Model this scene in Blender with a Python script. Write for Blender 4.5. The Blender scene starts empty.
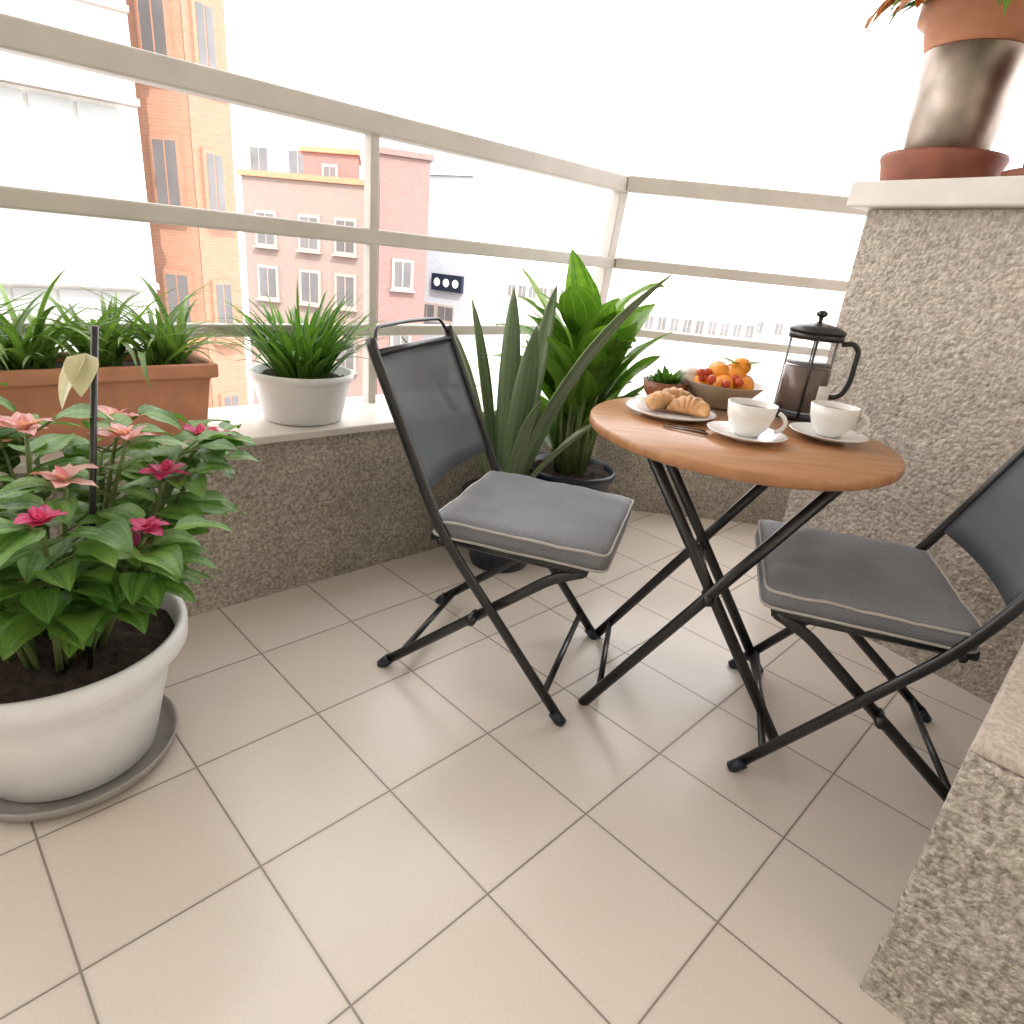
import bpy, math, random
from mathutils import Vector, Matrix, noise
random.seed(7)
S=1.07
R_=random.random
def U(a,b): return a+(b-a)*R_()
scene=bpy.context.scene
# ------------------------------------------------ mesh builder
class MB:
    def __init__(s): s.v=[];s.f=[];s.uv=[];s.c=[];s.m=[];s.sm=[]
    def add(s,vs,fs,mat=0,uvs=None,col=(.5,.5,.5),smooth=True):
        o=len(s.v); s.v+= [Vector(p) for p in vs]
        for f in fs:
            s.f.append([i+o for i in f]); s.m.append(mat); s.sm.append(smooth); s.c.append(col)
            s.uv.append([uvs[i] for i in f] if uvs else [(0,0)]*len(f))
    def make(s,name,mats,parent=None,bevel=0,seg=2,sub=0,solid=0):
        org=Vector(parent['org']) if parent else Vector((0,0,0))
        me=bpy.data.meshes.new(name)
        me.from_pydata([tuple((p-org)*S) for p in s.v],[],s.f)
        me.polygons.foreach_set('material_index',s.m)
        me.polygons.foreach_set('use_smooth',s.sm)
        ul=me.uv_layers.new(name='UVMap'); ca=me.color_attributes.new('Col','FLOAT_COLOR','CORNER')
        k=0
        for fi,f in enumerate(s.f):
            for j in range(len(f)):
                ul.data[k].uv=s.uv[fi][j]; ca.data[k].color=(*s.c[fi],1); k+=1
        for m in (mats if isinstance(mats,(list,tuple)) else [mats]): me.materials.append(m)
        me.update()
        ob=bpy.data.objects.new(name,me); scene.collection.objects.link(ob)
        if parent: ob.parent=parent
        if solid:
            md=ob.modifiers.new('s','SOLIDIFY'); md.thickness=solid*S; md.offset=0
        if bevel:
            md=ob.modifiers.new('b','BEVEL'); md.width=bevel*S; md.segments=seg; md.limit_method='ANGLE'; md.angle_limit=math.radians(40)
        return ob
def grp(name,org):
    e=bpy.data.objects.new(name,None); e.location=Vector(org)*S; e['org']=list(org)
    e.empty_display_size=.1; scene.collection.objects.link(e); return e
def box(mb,c,s,rz=0,mat=0,M=None):
    vs=[]
    for x in(-.5,.5):
        for y in(-.5,.5):
            for z in(-.5,.5): vs.append(Vector((x*s[0],y*s[1],z*s[2])))
    if M is None: M=Matrix.Rotation(rz,4,'Z')
    vs=[M@v+Vector(c) for v in vs]
    mb.add(vs,[(0,1,3,2),(4,6,7,5),(0,4,5,1),(2,3,7,6),(0,2,6,4),(1,5,7,3)],mat,smooth=False)
def prism(mb,poly,z0,z1,mat=0):
    n=len(poly)
    vs=[(x,y,z0) for x,y in poly]+[(x,y,z1) for x,y in poly]
    fs=[tuple(range(n))[::-1],tuple(range(n,2*n))]+[(i,(i+1)%n,n+(i+1)%n,n+i) for i in range(n)]
    mb.add(vs,fs,mat,smooth=False)
def lathe(mb,prof,c,n=40,mat=0,sc=(1,1),smooth=True,col=(.5,.5,.5)):
    vs=[];fs=[];uv=[]
    for j,(r,z) in enumerate(prof):
        for i in range(n):
            a=2*math.pi*i/n
            vs.append((c[0]+r*math.cos(a)*sc[0],c[1]+r*math.sin(a)*sc[1],c[2]+z)); uv.append((i/n,j/max(1,len(prof)-1)))
    for j in range(len(prof)-1):
        for i in range(n):
            k=(i+1)%n; fs.append((j*n+i,j*n+k,(j+1)*n+k,(j+1)*n+i))
    mb.add(vs,fs,mat,uv,col,smooth)
def tube(mb,pts,r,n=10,mat=0,closed=False,flat=1.0,side=None,col=(.5,.5,.5)):
    pts=[Vector(p) for p in pts]; N=len(pts); vs=[];fs=[]
    up=Vector(side) if side else None
    rs=r if isinstance(r,(list,tuple)) else [r]*N
    prev=None
    for i,p in enumerate(pts):
        if closed: t=(pts[(i+1)%N]-pts[i-1]).normalized()
        else: t=(pts[min(i+1,N-1)]-pts[max(i-1,0)]).normalized()
        if up: a=(up-t*up.dot(t)).normalized()
        elif prev is None:
            q=Vector((0,0,1)) if abs(t.z)<.9 else Vector((1,0,0)); a=(q-t*q.dot(t)).normalized()
        else: a=(prev-t*prev.dot(t)).normalized()
        prev=a; b=t.cross(a)
        for k in range(n):
            an=2*math.pi*(k+.5)/n
            vs.append(p+a*math.cos(an)*rs[i]*flat+b*math.sin(an)*rs[i])
    M=N if closed else N-1
    for i in range(M):
        for k in range(n):
            fs.append((i*n+k,i*n+(k+1)%n,((i+1)%N)*n+(k+1)%n,((i+1)%N)*n+k))
    if not closed: fs+= [tuple(range(n))[::-1],tuple(range((N-1)*n,N*n))]
    mb.add(vs,fs,mat,None,col,True)
def smoothpath(pts,r=.03,n=5):
    pts=[Vector(p) for p in pts]; out=[pts[0]]
    for i in range(1,len(pts)-1):
        a,b,c=pts[i-1],pts[i],pts[i+1]; d1=(a-b);d2=(c-b)
        rr=min(r,d1.length*.45,d2.length*.45); p0=b+d1.normalized()*rr;p2=b+d2.normalized()*rr
        for k in range(n+1):
            t=k/n; out.append(p0*(1-t)**2+b*2*t*(1-t)+p2*t*t)
    out.append(pts[-1]); return out
def leaf(mb,base,az,L,W,e0,e1,prof='lance',fold=.25,nseg=8,col=None,twist=0,side_bend=0,mat=0,wave=0):
    if col is None: col=(R_(),R_(),R_())
    p=Vector(base); vs=[];fs=[];uv=[]
    ds=L/nseg; a=az; ph=U(0,6)
    for i in range(nseg+1):
        t=i/nseg; e=e0+(e1-e0)*t**1.2; a=az+side_bend*t
        d=Vector((math.cos(a)*math.cos(e),math.sin(a)*math.cos(e),math.sin(e)))
        sd=Vector((-math.sin(a),math.cos(a),0))
        nrm=sd.cross(d)*-1
        tw=twist*t; sdd=sd*math.cos(tw)+nrm*math.sin(tw); nn=nrm*math.cos(tw)-sd*math.sin(tw)
        if prof=='lance': w=math.sin(math.pi*min(1,(t*.97+.03))**.8)**.9
        elif prof=='grass': w=(1-t)**.6*min(1,.5+t*3)
        elif prof=='ovate': w=max(0,math.sin(math.pi*(t**.62)))**.85
        elif prof=='sans': w=max(0,1-t**6)**.8*(.75+.25*math.sin(t*3.0))
        if i==nseg: w=.01
        if i==0 and prof in('ovate','lance'): w=.04
        w*=W/2
        wv=wave*W*math.sin(t*11+ph)
        vs+=[p+sdd*w-nn*(-fold*w)+nn*wv, p+sdd*w*.5+nn*(fold*.4*w), p.copy(), p-sdd*w*.5+nn*(fold*.4*w), p-sdd*w+nn*(fold*w)-nn*wv]
        uv+=[(0,t),(.25,t),(.5,t),(.75,t),(1,t)]
        p=p+d*ds
    for i in range(nseg):
        for k in range(4):
            fs.append((i*5+k,i*5+k+1,(i+1)*5+k+1,(i+1)*5+k))
    mb.add(vs,fs,mat,uv,col,True)
    return p
# ------------------------------------------------ materials
def newmat(name):
    m=bpy.data.materials.new(name); m.use_nodes=True; nt=m.node_tree; b=nt.nodes['Principled BSDF']; return m,nt,b
def ramp(nt,fac,stops):
    r=nt.nodes.new('ShaderNodeValToRGB'); el=r.color_ramp.elements
    while len(el)<len(stops): el.new(.5)
    for e,(p,c) in zip(el,stops): e.position=p; e.color=(*c,1)
    nt.links.new(fac,r.inputs[0]); return r.outputs[0]
def mixc(nt,f,a,b,mode='MIX'):
    m=nt.nodes.new('ShaderNodeMix'); m.data_type='RGBA'; m.blend_type=mode
    for s,v in ((0,f),(6,a),(7,b)):
        if hasattr(v,'is_linked') or hasattr(v,'links'): nt.links.new(v,m.inputs[s])
        else: m.inputs[s].default_value=v if s==0 else (*v,1)
    return m.outputs[2]
def noise_(nt,vec,scale,detail=4,rough=.6):
    n=nt.nodes.new('ShaderNodeTexNoise'); n.inputs['Scale'].default_value=scale; n.inputs['Detail'].default_value=detail; n.inputs['Roughness'].default_value=rough
    if vec: nt.links.new(vec,n.inputs['Vector'])
    return n.outputs['Fac']
def bump(nt,b,h,strength,dist=.01):
    bp=nt.nodes.new('ShaderNodeBump'); bp.inputs['Strength'].default_value=strength; bp.inputs['Distance'].default_value=dist
    nt.links.new(h,bp.inputs['Height']); nt.links.new(bp.outputs[0],b.inputs['Normal'])
def objco(nt):
    return nt.nodes.new('ShaderNodeTexCoord').outputs['Object']
def simple(name,col,rough=.5,metal=0,var=.12,scale=12,bmp=0,bs=60,spec=.5):
    m,nt,b=newmat(name); co=objco(nt)
    f=noise_(nt,co,scale,2); c=ramp(nt,f,[(.3,tuple(x*(1-var) for x in col)),(.7,tuple(min(1,x*(1+var)) for x in col))])
    nt.links.new(c,b.inputs['Base Color']); b.inputs['Roughness'].default_value=rough; b.inputs['Metallic'].default_value=metal
    b.inputs['Specular IOR Level'].default_value=spec
    if bmp: bump(nt,b,noise_(nt,co,bs,3),bmp,.005)
    return m
def stucco(name,c0,c1,c2,scale=55,strength=.9,dist=.012,sp0=(.62,.6,.58)):
    m,nt,b=newmat(name); co=objco(nt)
    f1=noise_(nt,co,scale,3,.65); f2=noise_(nt,co,scale*.06,3,.5)
    v=nt.nodes.new('ShaderNodeTexVoronoi'); v.inputs['Scale'].default_value=scale*1.5; nt.links.new(co,v.inputs['Vector'])
    base=ramp(nt,f1,[(.34,c0),(.5,c1),(.66,c2)])
    pat=ramp(nt,f2,[(.3,(.86,.85,.84)),(.7,(1.08,1.07,1.05))])
    col=mixc(nt,1.0,base,pat,'MULTIPLY')
    sp=ramp(nt,v.outputs['Color'],[(.2,sp0),(.45,(1,1,1)),(.9,(1.15,1.13,1.12))])
    col=mixc(nt,.8,col,sp,'MULTIPLY')
    nt.links.new(col,b.inputs['Base Color']); b.inputs['Roughness'].default_value=.9; b.inputs['Specular IOR Level'].default_value=.25
    ad=nt.nodes.new('ShaderNodeMath'); ad.operation='MULTIPLY_ADD'; nt.links.new(v.outputs['Distance'],ad.inputs[0]); ad.inputs[1].default_value=-.5; nt.links.new(f1,ad.inputs[2])
    bump(nt,b,ad.outputs[0],strength,dist); return m
def leafmat(name,dark,light,rib,ribw=.03,band=None,trans=.3,rough=.4,edge=None):
    m,nt,b=newmat(name)
    at=nt.nodes.new('ShaderNodeAttribute'); at.attribute_name='Col'
    sp=nt.nodes.new('ShaderNodeSeparateColor'); nt.links.new(at.outputs['Color'],sp.inputs[0])
    co=objco(nt); nf=noise_(nt,co,18,2)
    mx=nt.nodes.new('ShaderNodeMath'); mx.operation='MULTIPLY_ADD'; nt.links.new(nf,mx.inputs[0]); mx.inputs[1].default_value=.6
    m2=nt.nodes.new('ShaderNodeMath'); m2.operation='MULTIPLY_ADD'; nt.links.new(sp.outputs[0],m2.inputs[0]); m2.inputs[1].default_value=.75; m2.inputs[2].default_value=-.18
    nt.links.new(m2.outputs[0],mx.inputs[2])
    col=ramp(nt,mx.outputs[0],[(.1,dark),(.9,light)])
    uvn=nt.nodes.new('ShaderNodeUVMap'); uvn.uv_map='UVMap'; su=nt.nodes.new('ShaderNodeSeparateXYZ'); nt.links.new(uvn.outputs[0],su.inputs[0])
    a=nt.nodes.new('ShaderNodeMath'); a.operation='SUBTRACT'; nt.links.new(su.outputs[0],a.inputs[0]); a.inputs[1].default_value=.5
    ab=nt.nodes.new('ShaderNodeMath'); ab.operation='ABSOLUTE'; nt.links.new(a.outputs[0],ab.inputs[0])
    if band:
        w=nt.nodes.new('ShaderNodeTexWave'); w.bands_direction='Y'; w.inputs['Scale'].default_value=band[0]; w.inputs['Distortion'].default_value=band[2]; w.inputs['Detail'].default_value=3; w.inputs['Detail Scale'].default_value=2
        nt.links.new(uvn.outputs[0],w.inputs['Vector'])
        col=mixc(nt,ramp(nt,w.outputs['Fac'],[(.35,(0,0,0)),(.75,(1,1,1))]),col,band[1])
    r=ramp(nt,ab.outputs[0],[(ribw*.4,(1,1,1)),(ribw,(0,0,0))])
    col=mixc(nt,r,col,rib)
    if not band:
        cb=nt.nodes.new('ShaderNodeMath'); cb.operation='MULTIPLY_ADD'; nt.links.new(ab.outputs[0],cb.inputs[0]); cb.inputs[1].default_value=-.6; nt.links.new(su.outputs[1],cb.inputs[2])
        sn=nt.nodes.new('ShaderNodeMath'); sn.operation='MULTIPLY'; nt.links.new(cb.outputs[0],sn.inputs[0]); sn.inputs[1].default_value=60
        s2=nt.nodes.new('ShaderNodeMath'); s2.operation='SINE'; nt.links.new(sn.outputs[0],s2.inputs[0])
        rr=ramp(nt,s2.outputs[0],[(.6,(0,0,0)),(1,(.18,.18,.18))]); col=mixc(nt,rr,col,rib)
    if edge:
        er=ramp(nt,ab.outputs[0],[(.36,(0,0,0)),(.42,(1,1,1))]); col=mixc(nt,er,col,edge)
    nt.links.new(col,b.inputs['Base Color']); b.inputs['Roughness'].default_value=rough
    tr=nt.nodes.new('ShaderNodeBsdfTranslucent'); nt.links.new(mixc(nt,1.0,col,(1.0,1.15,.6),'MULTIPLY'),tr.inputs['Color'])
    ms=nt.nodes.new('ShaderNodeMixShader'); ms.inputs[0].default_value=trans
    nt.links.new(b.outputs[0],ms.inputs[1]); nt.links.new(tr.outputs[0],ms.inputs[2])
    nt.links.new(ms.outputs[0],nt.nodes['Material Output'].inputs[0]); return m
def tilemat():
    m,nt,b=newmat('ceramic_tile'); co=objco(nt)
    mp=nt.nodes.new('ShaderNodeMapping'); mp.vector_type='TEXTURE'
    nt.links.new(co,mp.inputs['Vector'])
    ang=math.atan2(.725,.688)
    B=Vector((.688,.725));A=Vector((.725,-.688))
    o=A*(-.503)+B*(.5665)
    mp.inputs['Location'].default_value=(o.x*S,o.y*S,0); mp.inputs['Rotation'].default_value=(0,0,ang)
    br=nt.nodes.new('ShaderNodeTexBrick'); br.offset=0; br.squash=1
    br.inputs['Scale'].default_value=1; br.inputs['Brick Width'].default_value=.262*S; br.inputs['Row Height'].default_value=.288*S
    br.inputs['Mortar Size'].default_value=.0021; br.inputs['Mortar Smooth'].default_value=.3; br.inputs['Bias'].default_value=0
    br.inputs['Color1'].default_value=(.725,.655,.60,1); br.inputs['Color2'].default_value=(.685,.61,.55,1); br.inputs['Mortar'].default_value=(.24,.205,.18,1)
    nt.links.new(mp.outputs[0],br.inputs['Vector'])
    f=noise_(nt,co,3,3,.5); f2=noise_(nt,co,160,3,.7)
    c=mixc(nt,1.0,br.outputs['Color'],ramp(nt,f,[(.0,(.92,.915,.90)),(1,(1.07,1.07,1.07))]),'MULTIPLY')
    c=mixc(nt,1.0,c,ramp(nt,f2,[(.3,(.96,.955,.95)),(.7,(1.03,1.03,1.03))]),'MULTIPLY')
    # faint dust gathering beside the joints
    br2=nt.nodes.new('ShaderNodeTexBrick'); br2.offset=0; br2.squash=1; nt.links.new(mp.outputs[0],br2.inputs['Vector'])
    br2.inputs['Scale'].default_value=1; br2.inputs['Brick Width'].default_value=.262*S; br2.inputs['Row Height'].default_value=.288*S
    br2.inputs['Mortar Size'].default_value=.012; br2.inputs['Mortar Smooth'].default_value=1
    dm=nt.nodes.new('ShaderNodeMath'); dm.operation='MULTIPLY'; nt.links.new(br2.outputs['Fac'],dm.inputs[0]); nt.links.new(noise_(nt,co,11,4),dm.inputs[1])
    c=mixc(nt,ramp(nt,dm.outputs[0],[(.1,(0,0,0)),(.9,(.45,.45,.45))]),c,(.42,.36,.31))
    nt.links.new(c,b.inputs['Base Color'])
    b.inputs['Roughness'].default_value=.25
    inv=nt.nodes.new('ShaderNodeMath'); inv.operation='MULTIPLY_ADD'; nt.links.new(br.outputs['Fac'],inv.inputs[0]); inv.inputs[1].default_value=-1
    nz=noise_(nt,co,9,2); ml=nt.nodes.new('ShaderNodeMath'); ml.operation='MULTIPLY'; nt.links.new(nz,ml.inputs[0]); ml.inputs[1].default_value=.5; nt.links.new(ml.outputs[0],inv.inputs[2])
    bump(nt,b,inv.outputs[0],.5,.003); return m
M_tile=tilemat()
M_stucco=stucco('rough_concrete',(.29,.262,.23),(.44,.405,.36),(.59,.55,.49),92,.7,.008,(.7,.69,.68))
M_stucco_l=stucco('rough_plaster',(.40,.355,.315),(.53,.475,.425),(.64,.585,.53),54,.85,.013,(.8,.78,.76))
M_near=stucco('rough_concrete_near',(.33,.295,.26),(.50,.46,.41),(.66,.62,.56),78,.85,.012,(.66,.65,.64))
M_cope=simple('coping_stone',(.70,.66,.61),.45,var=.06)
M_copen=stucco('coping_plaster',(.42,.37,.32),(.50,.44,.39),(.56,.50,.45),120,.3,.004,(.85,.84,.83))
M_rail=simple('rail_paint',(.52,.48,.44),.45,var=.06,scale=8)
M_black=simple('black_metal',(.012,.012,.014),.32,var=.3,spec=.6)
M_white=simple('white_plastic',(.84,.85,.86),.35,var=.03)
M_por=simple('porcelain',(.82,.81,.79),.15,var=.02)
M_terra=simple('terracotta',(.56,.25,.145),.6,var=.12,bmp=.2)
M_terrad=simple('terracotta_dark',(.26,.09,.055),.6,var=.2,bmp=.2)
M_soil=simple('soil',(.035,.022,.015),.95,var=.6,scale=60,bmp=1,bs=90)
M_darkpot=simple('dark_pot',(.010,.018,.035),.35)
M_plaster=simple('white_plaster',(.8,.78,.75),.8,var=.05)
M_cream=simple('cream_plaster',(.72,.66,.55),.8,var=.05)
M_road=simple('asphalt_pale',(.3,.3,.3),.9,var=.2,scale=1)
M_steel=simple('brushed_steel',(.34,.29,.25),.45,metal=1,var=.3,scale=9)
def brickm(name,c1,c2,mor):
    m,nt,b=newmat(name); co=objco(nt)
    cx=nt.nodes.new('ShaderNodeSeparateXYZ'); nt.links.new(co,cx.inputs[0]); cc=nt.nodes.new('ShaderNodeCombineXYZ')
    ad=nt.nodes.new('ShaderNodeMath'); ad.operation='ADD'; nt.links.new(cx.outputs[0],ad.inputs[0]); nt.links.new(cx.outputs[1],ad.inputs[1])
    nt.links.new(ad.outputs[0],cc.inputs[0]); nt.links.new(cx.outputs[2],cc.inputs[1])
    br=nt.nodes.new('ShaderNodeTexBrick'); nt.links.new(cc.outputs[0],br.inputs['Vector']); br.inputs['Scale'].default_value=1
    br.inputs['Brick Width'].default_value=.25; br.inputs['Row Height'].default_value=.075; br.inputs['Mortar Size'].default_value=.006
    for k,c in (('Color1',c1),('Color2',c2),('Mortar',mor)): br.inputs[k].default_value=(*c,1)
    nt.links.new(br.outputs['Color'],b.inputs['Base Color']); b.inputs['Roughness'].default_value=.85; return m
M_brick=brickm('orange_brick',(.38,.205,.14),(.34,.18,.12),(.37,.24,.18))
M_brick2=brickm('brown_brick',(.27,.17,.155),(.23,.145,.135),(.28,.21,.2))
M_brown=simple('brown_render',(.30,.235,.21),.85,var=.1)
M_greyr=simple('grey_render',(.46,.49,.54),.8)
M_glassd=simple('window_glass',(.15,.145,.15),.15,var=.3,scale=.5)
M_glassl=simple('curtained_window',(.34,.35,.35),.12,var=.08,scale=.8)
M_frame=simple('window_frame',(.42,.36,.32),.5)
M_leafgrass=leafmat('leaf_grass',(.03,.10,.010),(.15,.31,.04),(.22,.40,.10),.05,trans=.35)
M_leafspider=leafmat('leaf_spider',(.04,.12,.012),(.18,.34,.05),(.40,.48,.20),.10,trans=.35)
M_leafpoin=leafmat('leaf_poinsettia',(.045,.15,.02),(.20,.36,.08),(.28,.42,.16),.03,trans=.3)
M_leafdief=leafmat('leaf_dieffenbachia',(.05,.15,.012),(.20,.36,.045),(.33,.48,.13),.03,trans=.35,rough=.3)
M_leafsans=leafmat('leaf_sansevieria',(.015,.05,.025),(.04,.10,.045),(.03,.09,.045),.0,band=(5,(.26,.35,.22),9),trans=.08,rough=.35,edge=(.2,.27,.09))
M_pink=leafmat('bract_pink',(.62,.025,.17),(.80,.16,.36),(.6,.02,.14),.03,trans=.35)
M_pale=leafmat('bract_pale',(.74,.24,.30),(.84,.60,.54),(.7,.3,.35),.03,trans=.35)
M_spathe=leafmat('spathe_cream',(.55,.50,.35),(.78,.66,.52),(.4,.5,.2),.03,trans=.3)
M_stem=simple('stem_green',(.12,.17,.05),.6,var=.3)
def woodm():
    m,nt,b=newmat('table_wood'); co=objco(nt)
    mp=nt.nodes.new('ShaderNodeMapping'); mp.inputs['Rotation'].default_value=(0,0,.4); mp.inputs['Scale'].default_value=(2,26,2); nt.links.new(co,mp.inputs[0])
    f=noise_(nt,mp.outputs[0],2.2,6,.6)
    c=ramp(nt,f,[(.3,(.31,.14,.055)),(.55,(.43,.21,.095)),(.75,(.50,.26,.13))])
    nt.links.new(c,b.inputs['Base Color']); b.inputs['Roughness'].default_value=.32; bump(nt,b,f,.1,.002); return m
M_wood=woodm()
def fabric(name,col,alpha=1,sc=500):
    m,nt,b=newmat(name); co=objco(nt)
    w=noise_(nt,co,sc,1); f=noise_(nt,co,7,2)
    c=mixc(nt,1.0,ramp(nt,f,[(.3,tuple(x*.88 for x in col)),(.7,tuple(x*1.1 for x in col))]),ramp(nt,w,[(.35,(.75,.75,.75)),(.65,(1.15,1.15,1.15))]),'MULTIPLY')
    nt.links.new(c,b.inputs['Base Color']); b.inputs['Roughness'].default_value=.62
    b.inputs['Alpha'].default_value=alpha; bump(nt,b,w,.25,.002); return m
M_cush=fabric('cushion_fabric',(.19,.195,.215)); M_pipe=simple('piping',(.42,.40,.38),.7)
M_text=fabric('textilene_mesh',(.075,.088,.105),.86,700)
M_glass,_nt,_b=newmat('clear_glass'); _b.inputs['Alpha'].default_value=.07; _b.inputs['Roughness'].default_value=.04; _b.inputs['Base Color'].default_value=(.75,.78,.78,1)
M_coffee=simple('coffee',(.09,.032,.012),.15)
M_orange=simple('orange_peel',(.9,.32,.03),.45,bmp=.3,bs=120)
M_red=simple('red_fruit',(.5,.06,.02),.35)
M_bread=simple('bread_crust',(.56,.30,.13),.5,var=.4,scale=22,bmp=.3,bs=60)
M_bowl=simple('stoneware_bowl',(.42,.36,.27),.3,var=.15)
# ------------------------------------------------ balcony structure
fl=MB(); prism(fl,[(-4,-1.2),(3,-1.2),(2.4,2.9),(.35,2.9),(-2.6,.05),(-3.6,-.6)],-.2,0)
g=grp('balcony_floor',(0,0,0)); fl.make('floor_tiles',M_tile,g)
g=grp('parapet_wall',(0,2.6,0))
b=MB(); inner=[(-3.2,-.867),(.337,2.67),(2.3,2.62)]; outer=[(2.3,3.02),(.293,3.07),(-3.2,-.443)]
prism(b,inner+outer,-.25,.468); b.make('wall_body',M_stucco,g)
b=MB()
inn=[(-3.19,-.885),(.343,2.652),(2.3,2.602)]; out=[(2.3,3.04),(.285,3.09),(-3.2,-.41)]
prism(b,inn+out,.470,.492); b.make('coping',M_cope,g,bevel=.004)
g=grp('balcony_railing',(.32,3.01,1.33))
def bar(mb,p,q,w,h,mat=0):
    p=Vector(p);q=Vector(q);d=q-p;L=d.length;x=d.normalized()
    up=Vector((0,0,1)) if abs(x.z)<.9 else Vector((.707,.707,0))
    y=up.cross(x).normalized(); z=x.cross(y)
    M=Matrix((x,y,z)).transposed().to_4x4(); box(mb,(p+q)/2,(L,w,h),M=M,mat=mat)
a0=(-3.0,-.328);cr=(.3195,3.0);ce=(1.75,2.95)
b=MB()
for z,h,w in((1.325,.062,.055),(1.015,.046,.035),(.732,.036,.03)):
    bar(b,(*a0,z),(cr[0]+.01,cr[1]+.01,z),w,h); bar(b,(cr[0]+.02,cr[1],z+.002),(*ce,z+.002),w,h)
b.make('rails',M_rail,g,bevel=.006)
b=MB()
for t in (-1.75,-.529): bar(b,(t,t+2.672+.012,.49),(t,t+2.672+.012,1.298),.042,.03)
bar(b,(.265,2.97,.49),(.318,3.01,1.298),.05,.05); bar(b,(1.66,2.97,.49),(1.66,2.97,1.298),.042,.03)
b.make('posts',M_rail,g,bevel=.004)
n=Vector((.819,.573));d=Vector((.573,-.819))
C=Vector((.931,2.057)); E=C+d*1.9
g=grp('stucco_pillar_wall',(C.x,C.y,0))
b=MB(); poly=[C,E,E+n*1.0,C+n*1.0]; prism(b,[tuple(p) for p in poly],-.2,1.222); b.make('wall_body',M_stucco_l,g)
b=MB(); o=.045; poly=[C-d*o-n*o,E-n*o,E+n*1.0,C+n*1.0-d*o]; prism(b,[tuple(p) for p in poly],1.224,1.29); b.make('coping',M_cope,g,bevel=.006)
A=Vector((.725,-.688));B=Vector((.688,.725))
F0=Vector((.612,.664))
g=grp('low_wall',(F0.x,F0.y,0))
b=MB(); poly=[F0,F0+A*1.5,F0+A*1.5+B*.9,F0+A*.10+B*.96,F0+B*.9]; prism(b,[tuple(p) for p in poly],-.2,.468)
b.make('wall_body',M_near,g,bevel=.006)
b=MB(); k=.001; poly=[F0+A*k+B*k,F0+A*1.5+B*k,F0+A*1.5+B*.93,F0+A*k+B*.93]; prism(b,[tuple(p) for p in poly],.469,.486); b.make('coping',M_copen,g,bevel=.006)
g=grp('balcony_ceiling',(0,0,2.35)); b=MB(); prism(b,[(-3.6,-1.25),(3.2,-1.25),(2.6,3.0),(.3,3.0),(-3.3,-.5)],2.35,2.5); b.make('slab',M_plaster,g)
g=grp('apartment_facade',(0,-1.2,0))
b=MB(); box(b,(0,-1.41,1.5),(16,.3,9)); b.make('wall_body',M_cream,g)
b=MB(); box(b,(-.3,-1.245,1.0),(1.4,.02,2.0)); b.make('glass_door',M_glassl,g)
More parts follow.
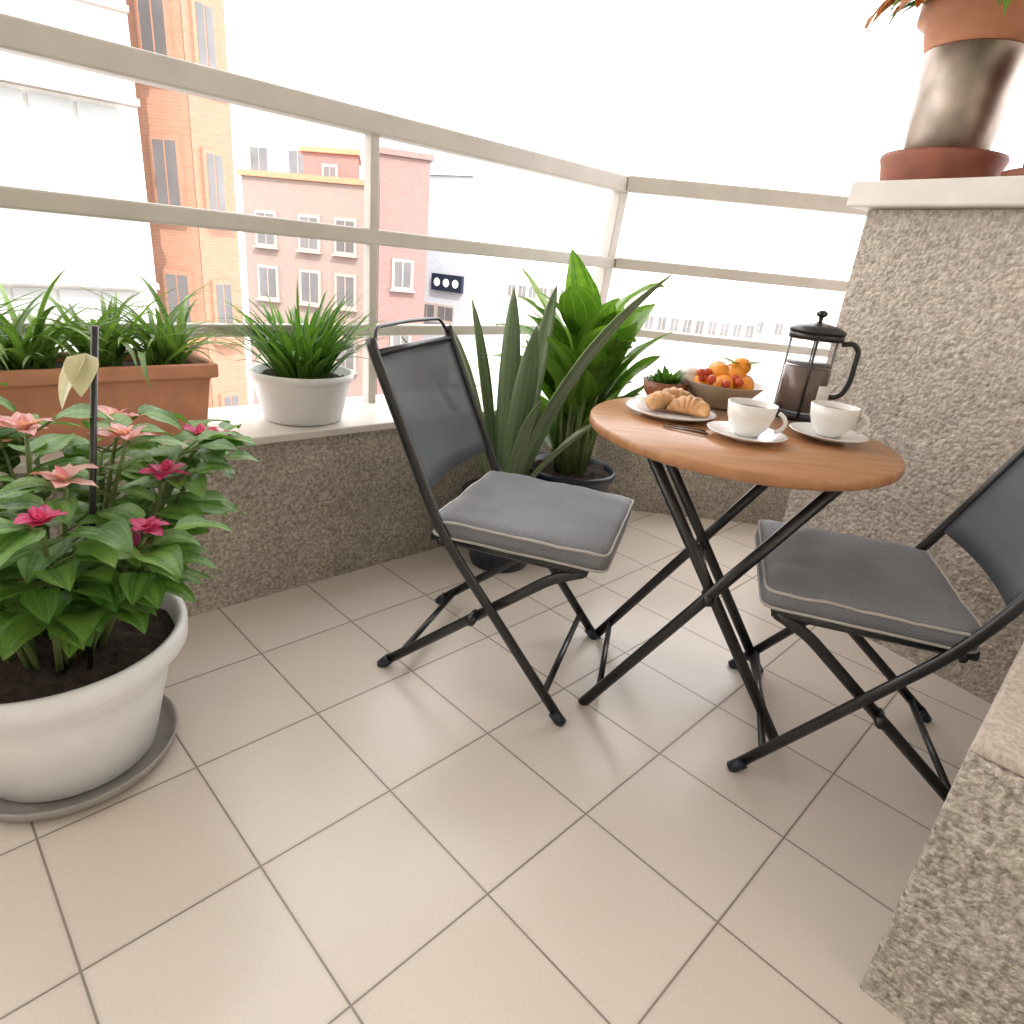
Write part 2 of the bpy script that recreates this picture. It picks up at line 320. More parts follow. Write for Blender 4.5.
# ------------------------------------------------ chairs
def chair(name,c,ang,W=.2,xf=.285):
    g=grp(name,(c[0],c[1],0)); ca,sa=math.cos(ang),math.sin(ang)
    def T(x,y,z): return Vector((c[0]+x*ca-y*sa,c[1]+x*sa+y*ca,z))
    side=(T(0,1,0)-T(0,0,0))
    b=MB()
    for s in(-1,1):
        y=s*W
        path=smoothpath([T(.235,y,.012),T(-.09,y,.415),T(-.265,y,.79),T(-.272,y,.815)],.09)
        tube(b,path,.0125,8,side=side,flat=.62)
        y2=s*(W-.022)
        tube(b,smoothpath([T(-.235,y2,.012),T(.17,y2,.355),T(.235,y2,.385)],.04),.0125,8,side=side,flat=.62)
        tube(b,[T(-.12,y2,.392),T(.245,y2,.388)],.011,8,side=side,flat=.7)
        tube(b,[T(.0,y-s*.03,.215),T(.0,y+s*.012,.215)],.012,8)
    b.make('frame_legs',M_black,g)
    b=MB()
    tube(b,[T(-.09,-W,.39),T(-.09,W,.39)],.009,8); tube(b,[T(.235,-W+.02,.385),T(.235,W-.02,.385)],.011,8)
    tube(b,[T(.19,-W,.066),T(.19,W,.066)],.008,8); tube(b,[T(-.19,-W+.022,.05),T(-.19,W-.022,.05)],.008,8)
    tube(b,[T(-.262,-W,.785),T(-.268,0,.785),T(-.262,W,.785)],.008,8)
    tube(b,smoothpath([T(-.268,-W+.01,.80),T(-.28,-W+.035,.835),T(-.285,0,.838),T(-.28,W-.035,.835),T(-.268,W-.01,.80)],.04),.0045,8)
    b.make('crossbars',M_black,g)
    b=MB()
    for s in(-1,1):
        for x in(.235,-.235):
            yy=s*(W if x>0 else W-.022); tube(b,[T(x+.008*(1 if x>0 else -1),yy,0),T(x-.015*(1 if x>0 else -1),yy,.025)],.014,8)
    b.make('rubber_feet',M_darkpot,g)
    b=MB(); vs=[];fs=[];nu,nv=10,8;uv=[]
    for j in range(nv+1):
        t=j/nv; z=.50+(.785-.50)*t; x=-.09-.175*(z-.415)/(.375)
        for i in range(nu+1):
            u=i/nu*2-1; bow=-.02*(1-u*u)
            vs.append(T(x+bow,u*(W-.004),z)); uv.append((i/nu,t))
    for j in range(nv):
        for i in range(nu): a=j*(nu+1)+i; fs.append((a,a+1,a+nu+2,a+nu+1))
    b.add(vs,fs,0,uv); b.make('backrest',M_text,g,solid=.003)
    b=MB(); vs=[T(-.1,-W+.02,.395),T(.23,-W+.02,.392),T(.23,W-.02,.392),T(-.1,W-.02,.395)]; b.add(vs,[(0,1,2,3)],smooth=False); b.make('seat',M_text,g,solid=.004)
    b=MB(); n=26; x0,x1=-.115,xf; hw=W-.002; z0=.400; th=.048; vs=[];fs=[];uv=[]
    def cp(u,v,up):
        r=.88
        k=max(abs(u),abs(v))
        puff=(1-abs(u)**5)*(1-abs(v)**5)
        x=(x0+x1)/2+(x1-x0)/2*u; y=hw*v
        if abs(u)>r and abs(v)>r:
            du=(abs(u)-r)/(1-r);dv=(abs(v)-r)/(1-r); l=math.hypot(du,dv)
            m=max(du,dv)/l if l>0 else 1
            uu=math.copysign(r+(1-r)*du*m,u); vv=math.copysign(r+(1-r)*dv*m,v); x=(x0+x1)/2+(x1-x0)/2*uu; y=hw*vv
        h=.012*puff+ .006*noise.noise(Vector((u*2.3+ang,v*2.3,up)))+.002*noise.noise(Vector((u*6+ang,v*6,up)))
        z= z0+th+h if up else z0-h*.2
        if k>.97: z+= -.006 if up else .006
        return T(x,y,z)
    us=[-1+2*i/n for i in range(n+1)]
    for up in(1,0):
        o=len(vs)
        for u in us:
            for v in us: vs.append(cp(u,v,up))
        for i in range(n):
            for j in range(n):
                a=o+i*(n+1)+j; q=(a,a+n+1,a+n+2,a+1); fs.append(q if up else q[::-1])
    rim=[(i,0) for i in range(n)]+[(n,j) for j in range(n)]+[(n-i,n) for i in range(n)]+[(0,n-j) for j in range(n)]
    o2=(n+1)**2
    for k in range(len(rim)):
        i,j=rim[k];i2,j2=rim[(k+1)%len(rim)]
        a=i*(n+1)+j;a2=i2*(n+1)+j2; fs.append((a,o2+a,o2+a2,a2))
    b.add(vs,fs); b.make('cushion',M_cush,g)
    b=MB()
    for zi in(0,1):
        path=[vs[(0 if zi else o2)+i*(n+1)+j].copy() for i,j in rim]; tube(b,path,.0034,6,closed=True)
    b.make('cushion_piping',M_pipe,g)
chair('folding_chair',(-.012,1.462),math.radians(-16))
chair('folding_chair',(.830,1.248),math.radians(164),.208,.27)
# ------------------------------------------------ table
tc=(.478,1.385); TZ=.695
g=grp('round_bistro_table',(tc[0],tc[1],0))
b=MB(); r=.327
lathe(b,[(.0,-.024),(r-.006,-.024),(r,-.019),(r,-.004),(r-.004,0),(0,0)],(tc[0],tc[1],TZ),96); b.make('wooden_top',M_wood,g)
b=MB(); ang=math.radians(-10.7); ca,sa=math.cos(ang),math.sin(ang); fc=(.470,1.400)
def T(x,y,z): return Vector((fc[0]+x*ca-y*sa,fc[1]+x*sa+y*ca,z))
sd=T(0,1,0)-T(0,0,0)
for s in(-1,1):
    tube(b,[T(-.225,s*.16,.0),T(.215,s*.16,TZ-.03)],.0135,8,side=sd,flat=.6)
    tube(b,[T(.235,s*.142,.0),T(-.18,s*.142,TZ-.03)],.0135,8,side=sd,flat=.6)
    tube(b,[T(.008,s*.13,.345),T(.008,s*.172,.345)],.013,10)
tube(b,[T(.205,-.16,TZ-.035),T(.205,.16,TZ-.035)],.011,8); tube(b,[T(-.18,-.145,TZ-.035),T(-.18,.145,TZ-.035)],.011,8)
tube(b,[T(-.19,-.16,.055),T(-.19,.16,.055)],.008,8); tube(b,[T(.2,-.142,.055),T(.2,.142,.055)],.008,8)
tube(b,[T(.008,-.145,.345),T(.008,.145,.345)],.007,8)
b.make('folding_legs',M_black,g)
def cup(c,ha):
    g=grp('coffee_cup',(c[0],c[1],TZ)); b=MB(); z=TZ+.0012
    lathe(b,[(0,.004),(.03,.004),(.036,0),(.04,.003),(.078,.014),(.081,.017),(.076,.0165),(.04,.008),(0,.0075)],(c[0],c[1],z),48); b.make('saucer',M_por,g)
    b=MB(); z+=.009
    lathe(b,[(0,0),(.024,0),(.026,.004),(.038,.018),(.046,.04),(.0495,.066),(.047,.066),(.043,.04),(.035,.02),(.02,.012),(0,.011)],(c[0],c[1],z),48)
    h=[]
    for i in range(11):
        a=-1.25+2.5*i/10; rr=.045+.024*math.cos(a); h.append((c[0]+rr*math.cos(ha),c[1]+rr*math.sin(ha),z+.036+.02*math.sin(a)))
    tube(b,h,.0045,8); b.make('cup',M_por,g)
    b=MB(); lathe(b,[(0,0),(.0455,0)],(c[0],c[1],z+.054),32); b.make('coffee',M_coffee,g)
cup((.466,1.30),-.5); cup((.668,1.375),-.4)
px,py=(.338,1.455)
g=grp('plate_of_croissants',(px,py,TZ)); b=MB()
lathe(b,[(0,.003),(.055,.003),(.062,0),(.07,.004),(.1,.013),(.103,.016),(.098,.0155),(.068,.009),(0,.008)],(px,py,TZ+.001),56); b.make('plate',M_por,g)
def croissant(cx,cy,rot,R,sp,rmax,zz):
    b=MB(); n1,n2=16,40; vs=[];fs=[]
    for j in range(n2+1):
        t=j/n2; th=(t-.5)*sp; env=math.sin(math.pi*min(.985,max(.015,t)))**.75
        rr=rmax*env*(1-.13*abs(math.sin(t*math.pi*6.5)))
        ox,oy=R*math.sin(th),R*math.cos(th)-R; rx,ry=math.sin(th),math.cos(th)
        for k in range(n1):
            q=2*math.pi*k/n1; a=rr*math.cos(q); zq=rr*.82*math.sin(q)
            x=ox+rx*a; y=oy+ry*a
            vs.append((cx+x*math.cos(rot)-y*math.sin(rot),cy+x*math.sin(rot)+y*math.cos(rot),TZ+.012+zz+rmax*.8+zq-(rmax-rr)*.5))
    for j in range(n2):
        for k in range(n1): fs.append((j*n1+k,j*n1+(k+1)%n1,(j+1)*n1+(k+1)%n1,(j+1)*n1+k))
    fs+=[tuple(range(n1))[::-1],tuple(range(n2*n1,n2*n1+n1))]
    b.add(vs,fs); b.make('croissant',M_bread,g)
croissant(px-.025,py+.005,.5,.045,2.6,.027,0); croissant(px+.04,py-.02,-.5,.045,2.6,.028,0); croissant(px+.015,py+.045,.1,.05,2.2,.024,.01)
g=grp('knife_and_fork',(.35,1.31,TZ)); b=MB()
tube(b,[(.30,1.33,TZ+.004),(.365,1.30,TZ+.006),(.385,1.29,TZ+.005)],[.004,.005,.006],8,flat=.5); tube(b,[(.315,1.35,TZ+.004),(.385,1.31,TZ+.005)],[.003,.005],8,flat=.6)
b.make('cutlery',M_coffee,g)
fc2=(.495,1.615); g=grp('fruit_bowl',(*fc2,TZ)); b=MB()
lathe(b,[(0,.004),(.035,.004),(.038,0),(.042,.006),(.07,.03),(.098,.062),(.102,.066),(.095,.063),(.066,.034),(.03,.014),(0,.013)],(*fc2,TZ+.001),48); b.make('bowl',M_bowl,g)
def ball(mb,c,r,sq=.93,mat=0,n=16):
    pr=[(max(.0001,r*math.sin(math.pi*i/10)),-r*sq*math.cos(math.pi*i/10)) for i in range(11)]; lathe(mb,pr,c,n,mat)
b=MB()
for q in range(6): a=q*1.05+.2; ball(b,(fc2[0]+.052*math.cos(a),fc2[1]+.052*math.sin(a),TZ+.062+U(0,.006)),.0265)
for q in range(4): a=q*1.57+.6; ball(b,(fc2[0]+.026*math.cos(a),fc2[1]+.026*math.sin(a),TZ+.088),.0265)
ball(b,(fc2[0]+.03,fc2[1]-.01,TZ+.108),.024)
b.make('oranges',M_orange,g)
b=MB()
for q in range(9): a=q*.7; ball(b,(fc2[0]-.03+.06*math.cos(a)*U(.6,1),fc2[1]-.05+.03*math.sin(a),TZ+.072+U(0,.02)),.011,n=10)
b.make('cherries',M_red,g)
b=MB()
for q in range(5): leaf(b,(fc2[0]+.03,fc2[1],TZ+.1),q*1.3,.07,.03,.6,-.2,'ovate')
b.make('orange_leaves',M_leafpoin,g)
sc=(.355,1.635); g=grp('small_potted_succulent',(*sc,TZ)); b=MB()
lathe(b,[(0,0),(.035,0),(.05,.02),(.058,.05),(.054,.05),(.045,.03),(0,.028)],(*sc,TZ+.001),32); b.make('bowl',simple('brown_glaze',(.25,.09,.04),.3),g)
b=MB()
for q in range(60):
    rr=U(.0,.045);a=U(0,6.28); leaf(b,(sc[0]+rr*math.cos(a)*.6,sc[1]+rr*math.sin(a)*.6,TZ+.035),a,U(.04,.06),.016,U(.5,1.4),U(.1,.8),'lance',nseg=4)
b.make('leaves',M_leafgrass,g)
g=grp('sugar_jar',(.425,1.68,TZ)); b=MB(); lathe(b,[(0,0),(.03,0),(.035,.01),(.035,.06),(.028,.07),(.03,.072),(.012,.085),(0,.086)],(.425,1.685,TZ+.001),32); b.make('jar',M_por,g)
pc=(.680,1.59); g=grp('french_press',(*pc,TZ)); z=TZ+.001
b=MB(); lathe(b,[(.057,.018),(.057,.205),(.0545,.205),(.0545,.02),(0,.02)],(*pc,z),40); b.make('glass_beaker',M_glass,g)
b=MB(); lathe(b,[(0,.022),(.0535,.022),(.0535,.125),(0,.125)],(*pc,z),40); b.make('coffee',M_coffee,g)
b=MB()
lathe(b,[(0,0),(.058,0),(.061,.006),(.061,.02),(.058,.02),(.058,.012),(0,.012)],(*pc,z),40)
lathe(b,[(.0595,.19),(.062,.19),(.062,.205),(.0595,.205),(.0595,.19)],(*pc,z),40)
lathe(b,[(.0,.204),(.063,.205),(.064,.212),(.045,.222),(.014,.228),(.005,.23),(.005,.24),(.012,.244),(.013,.25),(.006,.256),(0,.256)],(*pc,z),40)
for a in(0.2,2.3,4.4):
    tube(b,[(pc[0]+.0605*math.cos(a),pc[1]+.0605*math.sin(a),z+.01),(pc[0]+.0605*math.cos(a),pc[1]+.0605*math.sin(a),z+.2)],.003,6)
ha=-.25;H=[(.06,.185),(.085,.19),(.1,.175),(.1,.1),(.09,.07),(.075,.06),(.06,.06)]
tube(b,smoothpath([(pc[0]+x*math.cos(ha),pc[1]+x*math.sin(ha),z+y) for x,y in H],.02),.0065,8)
tube(b,[(*pc,z+.12),(*pc,z+.21)],.002,6); lathe(b,[(.0,.13),(.052,.13),(.052,.136),(0,.136)],(*pc,z),32)
b.make('frame_and_lid',M_black,g)
b=MB(); vs=[]
for i in range(9):
    a=-1.75+.75*(i/8)+.35
    for zz in(.03,.09): vs.append((pc[0]+.063*math.cos(a),pc[1]+.063*math.sin(a),z+zz))
b.add(vs,[(2*i,2*i+2,2*i+3,2*i+1) for i in range(8)]); b.make('label',M_por,g,solid=.001)
# ------------------------------------------------ big poinsettia pot
pc=(-.82,.97); g=grp('potted_poinsettia',(*pc,0))
b=MB(); lathe(b,[(0,.004),(.16,.004),(.18,.012),(.185,.03),(.181,.032),(.173,.016),(.15,.01),(0,.010)],(*pc,0),64); b.make('saucer',simple('grey_saucer',(.33,.31,.29),.5),g)
b=MB(); lathe(b,[(0,.012),(.135,.012),(.145,.02),(.18,.17),(.196,.235),(.2,.238),(.215,.242),(.222,.248),(.224,.282),(.218,.29),(.208,.286),(.203,.26),(.19,.2),(.18,.19)],(*pc,0),72); b.make('pot',M_white,g)
def soil(c,r,z,g):
    b=MB(); n1,n2=48,14;vs=[(c[0],c[1],z+.01)];fs=[]
    for j in range(1,n2+1):
        for i in range(n1):
            a=2*math.pi*i/n1; rr=r*j/n2; x=c[0]+rr*math.cos(a);y=c[1]+rr*math.sin(a); vs.append((x,y,z+.018*noise.noise(Vector((x*30,y*30,0)))+.01*noise.noise(Vector((x*90,y*90,4)))))
    for i in range(n1): fs.append((0,1+i,1+(i+1)%n1))
    for j in range(n2-1):
        for i in range(n1): fs.append((1+j*n1+i,1+(j+1)*n1+i,1+(j+1)*n1+(i+1)%n1,1+j*n1+(i+1)%n1))
    b.add(vs,fs); b.make('soil',M_soil,g)
soil(pc,.2,.245,g)
flowers=[((-.737,.90,.69),1),((-.639,.98,.665),1),((-.642,.78,.60),0),((-.561,.88,.555),0),((-.588,1.12,.637),0),((-.56,1.13,.63),0),((-.59,1.0,.605),0),((-.90,.86,.66),0),((-1.0,1.05,.68),1),((-.70,1.06,.67),1),((-.66,.86,.63),1),((-.62,.92,.50),0),((-.80,.80,.62),0)]
st=MB(); lf=MB(); fp=MB(); fl2=MB()
def stem(p0,p1,r0=.006):
    p0=Vector(p0);p1=Vector(p1); mid=(p0+p1)/2+Vector((U(-.02,.02),U(-.02,.02),.03)); pts=[]
    for i in range(9):
        t=i/8; pts.append(p0*(1-t)**2+mid*2*t*(1-t)+p1*t*t)
    tube(st,pts,[r0*(1-.5*i/8) for i in range(9)],6); return pts
def pleaf(p,az,l=None):
    if p.z<.35: return
    l=l or U(.06,.105); pl=U(.02,.05); e=U(.1,.7)
    q=Vector(p)+Vector((math.cos(az)*math.cos(e),math.sin(az)*math.cos(e),math.sin(e)))*pl
    tube(st,[p,q],.002,5); leaf(lf,q,az+U(-.3,.3),l,l*U(.55,.7),U(-.1,.45),U(-1.0,-.2),'ovate',fold=U(.1,.35),nseg=8,wave=.04,twist=U(-.4,.4))
for (c,kind) in flowers:
    c=Vector(c); base=(pc[0]+(c.x-pc[0])*.25+U(-.02,.02),pc[1]+(c.y-pc[1])*.25+U(-.02,.02),.24)
    pts=stem(base,c-Vector((0,0,.01)))
    for i in range(3,9):
        for k in range(2): pleaf(pts[i],U(0,6.28))
    tgt=fp if kind else fl2; n=6; a0_=U(0,6)
    for i in range(n): leaf(tgt,c,a0_+i*6.283/n+U(-.25,.25),U(.042,.062)*(1 if kind else .72),.028,U(.1,.9),U(-.7,.3),'ovate',nseg=6,wave=.06,twist=U(-.5,.5))
    for i in range(5): leaf(tgt,c+Vector((0,0,.004)),U(0,6),.026,.015,U(.4,1.3),.2,'ovate',nseg=5)
for i in range(17):
    a=i*.75+U(-.2,.2); rr=U(.14,.25); c=Vector((pc[0]+rr*math.cos(a),pc[1]+rr*math.sin(a),U(.46,.63)))
    pts=stem((pc[0]+.06*math.cos(a),pc[1]+.06*math.sin(a),.24),c)
    for q in range(4,9):
        for k in range(3): pleaf(pts[q],a+U(-1.8,1.8))
st.make('stems',M_stem,g); lf.make('leaves',M_leafpoin,g); fp.make('pale_bracts',M_pale,g); fl2.make('pink_bracts',M_pink,g)
b=MB(); tube(b,[(-.735,.93,.2),(-.628,.93,.85)],.005,8); b.make('plant_stake',M_black,g)
b=MB()
for i,(a,l) in enumerate([(4.2,.09),(5.0,.07)]): leaf(b,(-.645,.925,.81),a,l,.045,-.9+.2*i,-1.35,'ovate',nseg=6)
b.make('spathe',M_spathe,g)
# ------------------------------------------------ planter box on parapet
A45=Vector((.7071,.7071)); n45=Vector((-.7071,.7071))
def LP(s,o): return Vector((-.791,1.542))+A45*s+n45*o
g=grp('terracotta_planter',tuple(LP(-.45,.12))+(.492,))
b=MB()
def ring(s0,s1,o0,o1,z): return [(*LP(s0,o0),z),(*LP(s1,o0),z),(*LP(s1,o1),z),(*LP(s0,o1),z)]
s0,s1=-.86,.035
rs=[ring(s0+.02,s1-.02,.045,.205,.4925),ring(s0+.004,s1-.004,.032,.218,.645),ring(s0-.012,s1+.012,.016,.234,.648),ring(s0-.012,s1+.012,.016,.234,.682),ring(s0+.004,s1-.004,.032,.218,.682),ring(s0+.01,s1-.01,.04,.21,.64)]
vs=sum(rs,[]);fs=[(3,2,1,0)]
for j in range(len(rs)-1):
    for i in range(4): fs.append((j*4+i,j*4+(i+1)%4,(j+1)*4+(i+1)%4,(j+1)*4+i))
b.add(vs,fs,smooth=False); b.make('box',M_terra,g,bevel=.005)
b=MB(); b.add(ring(s0+.006,s1-.006,.036,.214,.662),[(0,1,2,3)]); b.make('soil',M_soil,g)
lf=MB()
for cs in(-.78,-.62,-.47,-.33,-.18,-.05):
    for q in range(56):
        c=LP(cs+U(-.04,.04),.12+U(-.03,.03)); leaf(lf,(c.x,c.y,.66),U(0,6.28),U(.15,.31),U(.014,.026),U(.65,1.45),U(-1.1,.4),'grass',nseg=8,fold=.35,side_bend=U(-.5,.5))
lf.make('leaves',M_leafspider,g)
wc=(-.655,1.858); g=grp('potted_spider_plant',(*wc,.492)); b=MB()
lathe(b,[(0,.001),(.105,.001),(.112,.006),(.138,.115),(.14,.12),(.147,.124),(.149,.142),(.143,.145),(.136,.14),(.128,.09)],(*wc,.492),56); b.make('pot',M_white,g); soil(wc,.134,.61,g)
lf=MB()
for q in range(210):
    a=U(0,6.28); rr=U(0,.075); leaf(lf,(wc[0]+rr*math.cos(a),wc[1]+rr*math.sin(a),.61),a+U(-.5,.5),U(.14,.31),U(.014,.026),U(.8,1.5),U(-.5,1.0),'grass',nseg=8,fold=.35,side_bend=U(-.4,.4))
lf.make('leaves',M_leafgrass,g)
# ------------------------------------------------ dieffenbachia & snake plant
dc=(.2,2.27); g=grp('potted_dieffenbachia',(*dc,0)); b=MB()
lathe(b,[(0,.0),(.115,.0),(.12,.01),(.155,.27),(.168,.275),(.17,.3),(.16,.302),(.15,.27)],(*dc,0),48); b.make('pot',M_darkpot,g); soil(dc,.15,.28,g)
lf=MB(); st=MB()
for q in range(54):
    a=q*2.4+U(-.3,.3); h=U(.34,.74); rr=U(.01,.09)+ (h-.3)*.05
    base=Vector((dc[0]+.05*math.cos(a),dc[1]+.05*math.sin(a),.28)); p=Vector((dc[0]+rr*math.cos(a),dc[1]+rr*math.sin(a),h))
    tube(st,[base,(base+p)/2+Vector((0,0,.03)),p],[.009,.007,.005],6)
    L=U(.24,.35); leaf(lf,p,a,L,L*U(.38,.50),U(.85,1.4),U(-.3,1.1),'lance',fold=.3,nseg=10,twist=U(-.5,.5),wave=.025)
st.make('stems',M_stem,g); lf.make('leaves',M_leafdief,g)
sc=(-.03,2.03); g=grp('potted_snake_plant',(*sc,0)); b=MB()
lathe(b,[(0,.0),(.1,.0),(.105,.01),(.135,.23),(.145,.235),(.147,.26),(.138,.262),(.13,.24)],(*sc,0),48); b.make('pot',M_darkpot,g); soil(sc,.13,.24,g)
lf=MB()
for (a,L,W,e0,e1,tw) in [(3.3,.58,.078,1.35,1.15,.3),(4.4,.68,.07,1.52,1.46,.2),(5.6,.88,.09,1.28,.74,.1),(5.0,.60,.075,1.42,1.3,-.2),(2.8,.64,.06,1.42,1.3,-.3),(.9,.70,.065,1.45,1.35,.5),(5.2,.40,.075,1.3,1.15,.3),(2.95,.60,.065,1.1,.75,.2),(5.9,.42,.08,1.05,.7,.2),(4.0,.34,.065,1.15,.9,.3)]:
    leaf(lf,(sc[0]+.045*math.cos(a),sc[1]+.045*math.sin(a),.24),a,L,W,e0,e1,'sans',fold=.35,nseg=16,twist=tw,wave=.015)
lf.make('leaves',M_leafsans,g,solid=.004)
# ------------------------------------------------ pots on the pillar
pc=(1.114,2.09); g=grp('stacked_terracotta_pot',(*pc,1.29)); b=MB()
lathe(b,[(0,.001),(.135,.001),(.142,.01),(.154,.06),(.16,.075),(.157,.085),(.15,.08),(.12,.075),(0,.075)],(*pc,1.29),56); b.make('saucer',M_terrad,g)
b=MB(); lathe(b,[(.10,.08),(.105,.085),(.122,.33),(.118,.335),(.11,.33)],(*pc,1.29),48); b.make('metal_sleeve',M_steel,g)
b=MB(); lathe(b,[(.0,.325),(.115,.33),(.125,.34),(.14,.40),(.16,.405),(.16,.455),(.15,.455),(.14,.41),(0,.41)],(*pc,1.29),48); b.make('pot',M_terra,g)
lf=MB()
for q in range(24):
    a=U(2.4,4.9); leaf(lf,(pc[0]+.12*math.cos(a),pc[1]+.12*math.sin(a),1.735),a,U(.12,.24),U(.03,.05),U(-.1,.5),U(-1.7,-1.0),'ovate')
lf.make('leaves',M_leafdief,g)
lf=MB()
for q in range(8):
    a=U(2.7,3.8); leaf(lf,(pc[0]+.13*math.cos(a),pc[1]+.13*math.sin(a),1.735),a,U(.15,.22),U(.08,.11),U(-.1,.4),U(-1.4,-.9),'ovate',wave=.05)
lf.make('dried_leaves',leafmat('leaf_dried',(.45,.13,.05),(.62,.28,.15),(.5,.3,.15),.03,trans=.3),g)
pc=(1.285,1.835); g=grp('terracotta_pot',(*pc,1.29)); b=MB()
lathe(b,[(0,.001),(.125,.001),(.132,.03),(.125,.03),(.09,.03),(.09,.04),(.125,.30),(.14,.305),(.142,.36),(.13,.36),(.12,.33),(0,.33)],(*pc,1.29),48); b.make('pot',M_terrad,g)
# ------------------------------------------------ city
g=grp('street_ground',(0,0,-9)); b=MB(); b.add([(-900,-20,-9),(900,-20,-9),(900,1500,-9),(-900,1500,-9)],[(0,1,2,3)],smooth=False); b.make('ground_sheet',M_road,g)
def building(name,p,q,depth,z0,z1,mat,wins=(),roof=None,dv=None):
    p=Vector(p);q=Vector(q);d=(q-p);L=d.length;d.normalize();nb=Vector((-d.y,d.x))
    if nb.y<0: nb=-nb
    D=Vector(dv) if dv else nb*depth
    g=grp(name,(p.x,p.y,z0)); b=MB(); prism(b,[tuple(p),tuple(q),tuple(q+D),tuple(p+D)],z0,z1); b.make('walls',mat,g)
    b=MB(); k=.12; prism(b,[tuple(p-d*k-nb*k),tuple(q+d*k-nb*k),tuple(q+d*k+D),tuple(p-d*k+D)],z1+.01,z1+.22); b.make('roof_parapet',roof or mat,g)
    if wins:
        fr=MB();gl=MB();ang=math.atan2(d.y,d.x)
        for (s,z,w,h,*_) in wins:
            c=p+d*(s*L)
            cc=Vector((c.x-nb.x*.03,c.y-nb.y*.03,z+h/2)); box(fr,cc,(w+.16,.1,h+.16),ang)
            box(fr,(c.x-nb.x*.1,c.y-nb.y*.1,z-.12),(w+.3,.22,.07),ang)
            for sx in(-1,1):
                c2=c+d*(sx*w/4); box(gl,(c2.x-nb.x*.075,c2.y-nb.y*.075,z+h/2),(w/2-.05,.03,h-.05),ang)
        fr.make('window_frames',mat if mat is M_brick else M_frame,g); gl.make('window_panes',M_glassd,g)
    return g,p,d,nb,L
g,p,d,nb,L=building('cream_apartment_building',(-16,7.2),(-8.0,14),8,-9,9,M_plaster,dv=(-6,7))
gl=MB();fr=MB();ang=math.atan2(d.y,d.x)
for z0,z1 in((1.15,2.9),(4.6,6.4),(-2.2,-.4)):
    nn=14
    for i in range(nn):
        c=p+d*(L*(i+.5)/nn*.97); box(gl,(c.x-nb.x*.06,c.y-nb.y*.06,(z0+z1)/2),(L/nn*.97-.07,.05,z1-z0-.05),ang)
    c=p+d*(L*.5)
    box(fr,(c.x-nb.x*.15,c.y-nb.y*.15,z1+.12),(L,.3,.12),ang); box(fr,(c.x-nb.x*.1,c.y-nb.y*.1,z0-.1),(L,.2,.1),ang)
gl.make('gallery_windows',M_glassl,g); fr.make('cornices',M_frame,g)
w=[(.5,z,.62,1.45) for z in(-4.4,-1.6,1.25,4.1,6.9)]
building('orange_brick_building',(-9.25,16.2),(-8.0,16.0),6,-9,11,M_brick,w,dv=(-3,5))
w=[(.45,z,.5,1.3) for z in(-4.4,-1.6,1.25,4.1,6.9)]
building('orange_brick_building',(-7.98,16.0),(-7.55,17.1),5,-9,10.5,M_brick,w,dv=(-4,3))
building('brown_house',(-12.3,28.5),(-6.7,27.5),7,-9,3.0,M_brown,[(f,z,.8,1.2) for f in(.18,.52,.8) for z in(-4.2,-1.6,.5)],M_terra,dv=(-1,5))
building('brown_house',(-10.8,31.5),(-8.2,31.0),4,-9,4.4,M_brick2,[(.5,3.2,.6,.7)],M_terra,dv=(-1,4))
building('brick_building',(-6.3,27),(-4.5,27.6),6,-9,4.1,M_brick2,[(.5,z,.7,1.0) for z in(-3.2,-.6)],dv=(-1.5,5))
g,p,d,nb,L=building('grey_building',(-6.0,35),(-3.4,33.5),6,-9,4.3,M_greyr,[(f,z,1.0,.7) for f in(.2,.6,) for z in(-2.4,)],dv=(-1,5))
b=MB(); ang=math.atan2(d.y,d.x); c=p+d*(L*.62); box(b,(c.x-nb.x*.1,c.y-nb.y*.1,-.55),(1.9,.2,.8),ang); b.make('shop_sign_board',M_darkpot,g)
b=MB()
for i in range(3):
    c=p+d*(L*.62+(i-1)*.58); vs=[]
    for k in range(20):
        a=2*math.pi*k/20; q=Vector((c.x-nb.x*.215,c.y-nb.y*.215,-.55))+Vector((d.x,d.y,0))*(.2*math.cos(a))+Vector((0,0,.2*math.sin(a))); vs.append(q)
    b.add(vs,[tuple(range(20))],smooth=False)
b.make('shop_sign_discs',M_por,g)
building('white_apartment_building',(-18.5,42),(-10.5,41),10,-9,9.2,M_plaster,[(f,z,1.1,1.5) for f in(.2,.5,.8) for z in(1,4)],M_plaster,dv=(-3,9))
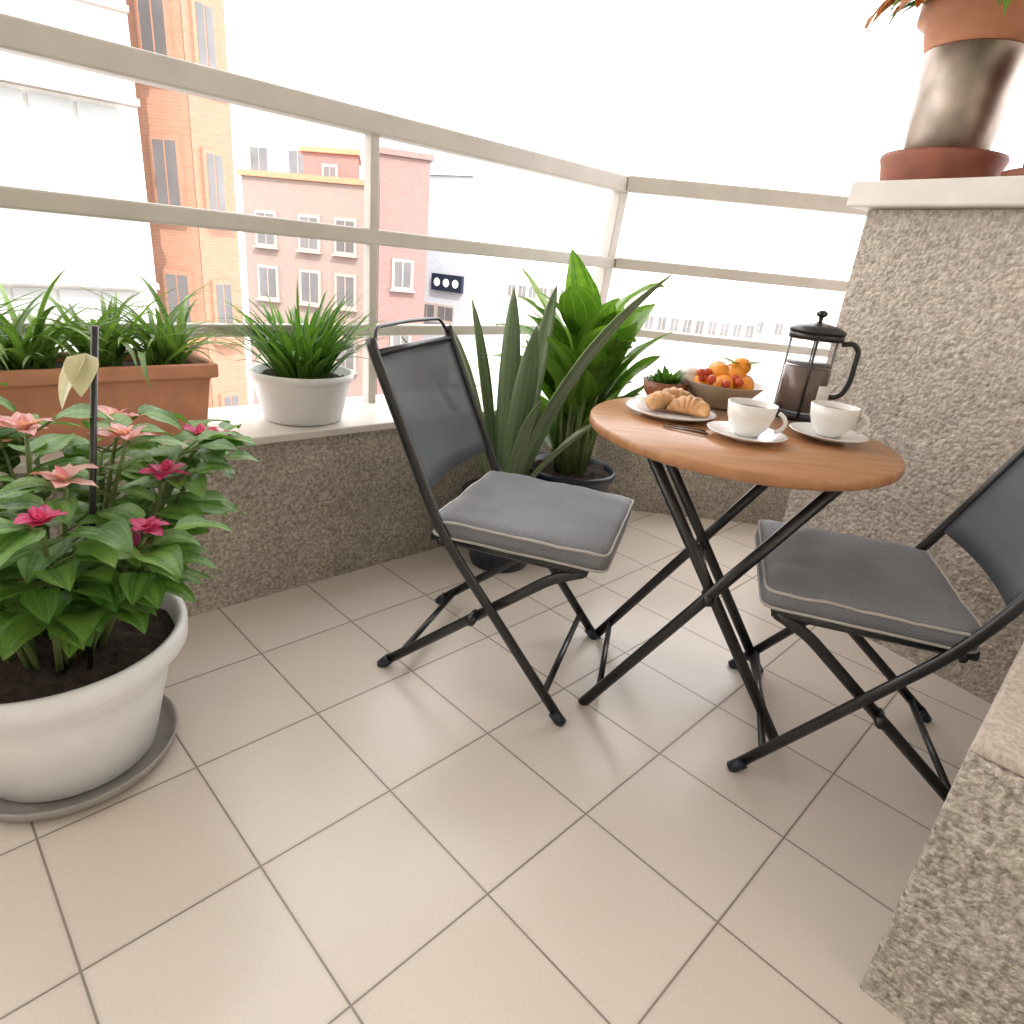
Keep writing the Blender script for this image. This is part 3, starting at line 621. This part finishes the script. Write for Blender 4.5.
building('white_apartment_building',(-10.4,41),(-4.6,43),10,-9,7.6,M_plaster,[(.7,4,1,1)],M_plaster,dv=(-3,9))
building('white_apartment_building',(-2.5,60),(5,60),10,-9,-.2,M_plaster,[(f/8+.06,-2.3,.7,1) for f in range(8)])
building('white_apartment_building',(7.5,45),(15.5,46),10,-9,-1.3,M_plaster,[(f/9+.05,-2.7,.6,.9) for f in range(9)])
building('white_apartment_building',(17,52),(30,50),10,-9,-.6,M_plaster,[(f/9+.05,-2.7,.6,.9) for f in range(9)])
building('white_apartment_building',(-40,120),(60,130),10,-9,2.5,M_plaster)
building('white_apartment_building',(-4,33),(2.5,34),8,-9,-4.4,M_cream,[(f/6+.08,-6.3,.6,.9) for f in range(6)])
# ------------------------------------------------ world / sun / camera
w=bpy.data.worlds.new('World'); scene.world=w; w.use_nodes=True; nt=w.node_tree; bg=nt.nodes['Background']
sky=nt.nodes.new('ShaderNodeTexSky'); sky.sky_type='NISHITA'; sky.sun_disc=False; el=math.radians(48); az=math.radians(155)
sky.sun_elevation=el; sky.sun_rotation=az; sky.dust_density=4; sky.air_density=1.0
hs=mixc(nt,.8,sky.outputs[0],(37.5,36.5,36))
nt.links.new(hs,bg.inputs['Color']); bg.inputs['Strength'].default_value=.15
L=bpy.data.lights.new('sun','SUN'); L.energy=5; L.angle=math.radians(.5); L.color=(1,.95,.88); so=bpy.data.objects.new('sun',L); scene.collection.objects.link(so)
sd=Vector((math.sin(az)*math.cos(el),math.cos(az)*math.cos(el),math.sin(el))); so.rotation_euler=sd.to_track_quat('Z','Y').to_euler()
cam=bpy.data.cameras.new('camera'); co=bpy.data.objects.new('camera',cam); scene.collection.objects.link(co)
x=Vector((.9948,.0379,.0948)).normalized(); z=Vector((0,-.9284,.3716)).normalized(); y=z.cross(x)
M=Matrix((x,y,z)).transposed().to_4x4(); M.translation=Vector((0,0,S)); co.matrix_world=M
cam.sensor_width=36; cam.lens=635/1024*36; cam.clip_start=.02; cam.clip_end=4000
scene.camera=co
scene.view_settings.view_transform='Standard'; scene.view_settings.look='None'; scene.view_settings.exposure=0
